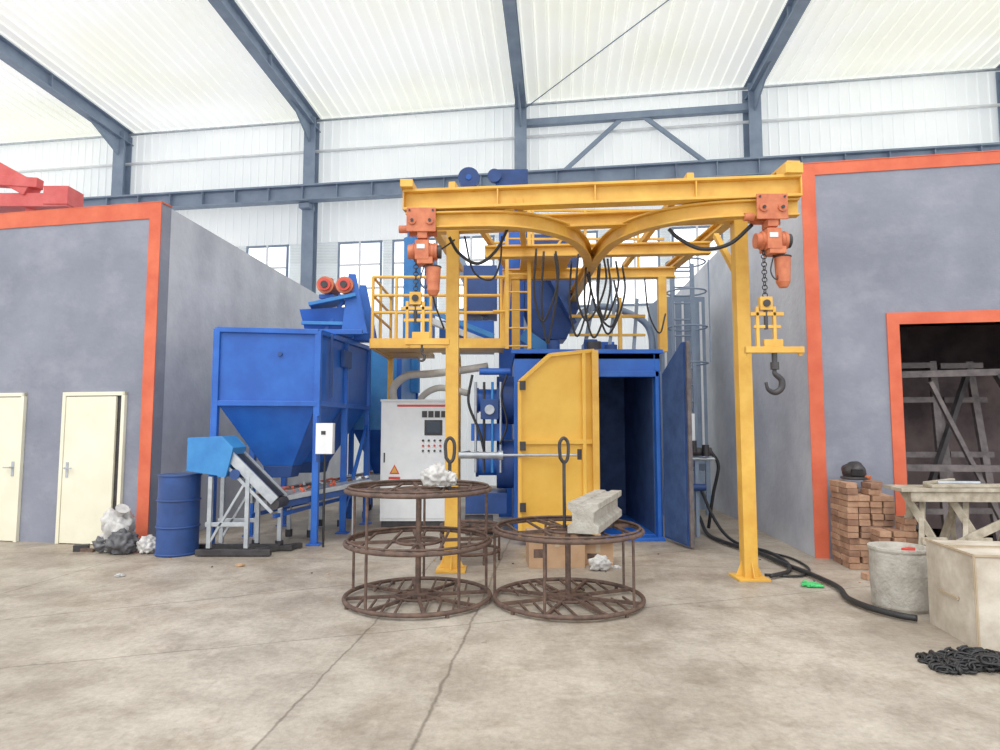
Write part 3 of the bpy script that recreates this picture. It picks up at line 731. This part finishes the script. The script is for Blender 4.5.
carton('cardboard_box',(1.12,7.62,0),(.34,.35,.24),-.1,card)
b = B('cardboard_box'); b.M = Matrix.Translation((3.82,4.90,0)) @ Matrix.Rotation(-.15,4,'Z')
X,Y_,Zh = .46,.34,.65
N_ = 8
def bulge(u,v): return .022*math.sin(math.pi*u)*math.sin(math.pi*v)+.008*noise.noise(V((u*5,v*5,1)))
def face(f):
    vs=[f(i/N_,j/N_) for j in range(N_+1) for i in range(N_+1)]
    b.raw(vs,[(j*(N_+1)+i,j*(N_+1)+i+1,(j+1)*(N_+1)+i+1,(j+1)*(N_+1)+i) for j in range(N_) for i in range(N_)],card_l,True)
def e0(u,v): return 0 if u in(0,1) or v in (0,1) else bulge(u,v)
face(lambda u,v:(-X+2*X*u,-Y_-e0(u,v),Zh*v)); face(lambda u,v:(-X+2*X*u,Y_+e0(u,v),Zh*v))
face(lambda u,v:(-X-e0(u,v),-Y_+2*Y_*u,Zh*v)); face(lambda u,v:(X+e0(u,v),-Y_+2*Y_*u,Zh*v))
face(lambda u,v:(-X+2*X*u,-Y_+2*Y_*v,Zh+e0(u,v)*.4)); face(lambda u,v:(-X+2*X*u,-Y_+2*Y_*v,0))
for (p,q) in (((-X,-Y_,Zh),(X,-Y_,Zh)),((-X,-Y_,Zh),(-X,Y_,Zh)),((-X,-Y_,0.01),(-X,-Y_,Zh))):
    b.beam(p,q,.02,.006,tape); b.beam(p,q,.006,.02,tape)
b.box(-X,X,-.03,.03,Zh,Zh+.014,tape)
b.box(-X-.03,-X-.02,-.15,.12,.3,.32,tape)
b.done()
b = B('plastic_bag'); b.blob((1.08,7.2,.07),(.10,.08,.08),bagw,8,.5,2.5); b.done()

b = B('brick_stack')
def bricks(O, rz, nx, ny, nz, skip):
    M0 = b.M; b.M = Matrix.Translation(V(O)) @ Matrix.Rotation(rz,4,'Z')
    top = [[nz - (random.randint(0,2) if skip else 0) for j in range(ny)] for i in range(nx)]
    for k in range(nz):
        for i in range(nx):
            for j in range(ny):
                if k >= top[i][j]: continue
                c = (i*.125+.06+random.uniform(-.012,.012), j*.25+.12+random.uniform(-.015,.015), k*.067+.032)
                b.cbox(c, (.114,.228,.062), brick if random.random()<.65 else brick2, rz=random.uniform(-.05,.05))
    b.M = M0
bricks((3.82,7.24,0),-.1,4,2,14,.3)
bricks((3.97,6.90,0),-.15,3,1,9,.25)
for i in range(2): b.cbox((3.82+i*.16,6.78,.033),(.22,.11,.062),brick,rz=random.random())
b.done(.004)
b = B('welding_helmet')
b.blob((4.06,7.52,1.04),(.12,.13,.11),dark,2,.15,1.5); b.cbox((4.03,7.4,1.04),(.12,.03,.07),black,rx=.2); b.ring((4.06,7.52,.97),.13,.016,dark,n=24); b.cyl((4.14,7.46,.98),(4.18,7.4,.98),.025,orange_h)
b.done()

b = B('wooden_trestle_bench'); b.M = Matrix.Translation((4.14,6.62,0)) @ Matrix.Rotation(-.05,4,'Z')
b.box(-.1,1.5,-.02,.18,.9,.935,wood); b.box(-.05,1.45,.2,.42,.9,.935,wood); b.cbox((.7,.1,.955),(1.0,.14,.03),wood,rz=.06); b.box(0,1.4,0,.06,.8,.9,wood)
for x in (.12,.55,1.15):
    for dx,dy,tx in ((-.14,-.12,.1),(.16,.5,-.06),(.25,-.12,-.1),(-.1,.5,.05)):
        b.beam((x+dx,dy,0),(x+tx,.18,.9),.045,.07,wood)
    b.beam((x-.06,-.04,.42),(x+.18,-.04,.42),.03,.07,wood)
b.beam((.1,-.05,.25),(1.2,.0,.75),.03,.08,wood); b.beam((.75,-.1,.0),(1.0,.0,.88),.04,.08,wood)
b.cyl((.35,.15,.98),(.75,.12,.98),.02,silver); b.cbox((.5,.2,.97),(.2,.1,.05),dark)
b.beam((.2,.1,.98),(.6,.3,1.0),.05,.025,wood)
b.done(.003)

b = B('concrete_crucible')
n=40; c=V((3.46,5.74,0)); Rs=[(.21,0),(.225,.03),(.235,.3),(.23,.48),(.24,.5),(.24,.52),(.21,.52),(.19,.48),(.17,.47)]
vs=[c+V((r*math.cos(i*2*math.pi/n),r*math.sin(i*2*math.pi/n),z)) for r,z in Rs for i in range(n)]
fs=[(k*n+i,k*n+(i+1)%n,(k+1)*n+(i+1)%n,(k+1)*n+i) for k in range(len(Rs)-1) for i in range(n)]+[tuple(range(n)),tuple((len(Rs)-1)*n+i for i in range(n))]
b.raw(vs,fs,conc,False); b.cbox((3.48,5.64,.51),(.12,.05,.03),redl,rz=.5)
b.done()

b = B('chain_pile')
def link(p, rz, tilt):
    b.M = Matrix.Translation(p) @ Matrix.Rotation(rz,4,'Z') @ Matrix.Rotation(tilt,4,'X')
    P=[]
    for i in range(12):
        a=i*math.pi/6; P.append(V((.03*math.cos(a)+(.016 if math.cos(a)>0 else -.016),.022*math.sin(a),0)))
    b.tube(P,.008,black,n=5,sub=0,closed=True)
cx,cy = 3.10,4.36
for run in range(12):
    a=random.uniform(0,6.28); p=V((cx+random.uniform(-.16,.18),cy+random.uniform(-.08,.08),.012+run*.004))
    for k in range(26):
        a+=random.uniform(-.55,.55)
        p=p+V((math.cos(a),math.sin(a),0))*.052
        if abs(p.x-cx)>.28 or abs(p.y-cy)>.12: a+=2.2; p.x=min(max(p.x,cx-.29),cx+.29); p.y=min(max(p.y,cy-.12),cy+.12)
        link(V((p.x,p.y,.012+max(0,.07*(1-abs(p.x-cx)/.3))*random.random())),a,(k%2)*1.3)
b.done()

b = B('floor_hose')
b.tube([(3.0,9.9,.2),(2.95,9.4,.04),(2.95,8.7,.04),(3.1,8.0,.04),(3.15,7.3,.04),(3.2,6.8,.04),(3.2,6.3,.04),(3.08,5.9,.04),(3.10,5.6,.04),(3.2,5.38,.04),(3.3,5.28,.04)],.026,black,n=10)
b.tube([(2.9,9.8,.9),(3.0,9.3,.3),(3.1,8.8,.04),(3.25,8.0,.04),(3.2,7.4,.04),(3.05,7.0,.04),(2.9,6.85,.04),(2.75,6.75,.04)],.022,black,n=10)
b.tube([(3.0,8.6,.02),(3.2,8.2,.02),(3.4,7.8,.02),(3.35,7.2,.02),(3.1,6.85,.02),(2.75,6.9,.02)],.014,black,n=8)
b.done()
b = B('green_strap')
b.tube([(2.95,6.5,.02),(3.05,6.42,.03),(3.1,6.5,.02),(3.0,6.55,.03),(2.98,6.45,.02),(3.12,6.4,.02)],.014,green,n=6); b.blob((3.03,6.46,.02),(.09,.05,.018),green,4,.5,3); b.done()

b = B('trash_bag'); b.blob((-4.80,8.28,.22),(.17,.15,.26),bagw,1,.55,2.6); b.blob((-4.64,8.12,.13),(.16,.12,.15),bagd,2,.5,2.8); b.blob((-4.9,8.18,.1),(.1,.08,.1),bagd,7,.5,2.8); b.cyl((-4.78,8.26,.42),(-4.7,8.2,.54),.03,bagw,r2=.08); b.done()
b = B('trash_bag'); b.blob((-4.34,8.15,.1),(.11,.09,.11),bagw,6,.5,2.8); b.done()
b = B('scrap_bracket'); b.cbox((-5.25,8.3,.04),(.16,.1,.08),dark,rz=.3); b.cbox((-5.15,8.26,.02),(.2,.05,.04),rust,rz=-.2); b.done()
b = B('floor_litter')
for x,y,m in ((-3.95,6.9,bagw),(1.28,7.3,bagw),(-2.9,7.4,card)):
    b.blob((x,y,.012),(.045,.035,.018),m,x,.5,3)
for i in range(16):
    b.cbox((random.uniform(-4,4),random.uniform(6.2,8.2),.006),(random.uniform(.01,.03),.012,.01),random.choice((rust,card,brownf)),rz=random.random()*3)
b.done()

# ------------------------------------------------------------------ light
w = bpy.data.worlds.new('World'); sc.world = w; w.use_nodes = True
bg = w.node_tree.nodes['Background']; bg.inputs[0].default_value = (.975,.988,1,1); bg.inputs[1].default_value = 1.45
sd = bpy.data.lights.new('daylight_sun','SUN'); sd.energy = 1.5; sd.angle = math.radians(36); sd.color = (1,.99,.97)
so = bpy.data.objects.new('daylight_sun', sd); so.rotation_euler = (math.radians(38),0,math.radians(-20)); so.location=(0,-3,9); bpy.context.collection.objects.link(so)

cam = bpy.data.cameras.new('camera'); cam.sensor_width = 36; cam.lens = 36*.65; cam.clip_start=.05
co = bpy.data.objects.new('camera', cam); co.location = (0,0,1.55); co.rotation_euler = (math.radians(90+4.574),0,0)
bpy.context.collection.objects.link(co); sc.camera = co
sc.view_settings.view_transform = 'Standard'; sc.view_settings.look = 'None'; sc.view_settings.exposure = 0.12
sc.view_settings.gamma = 1.12
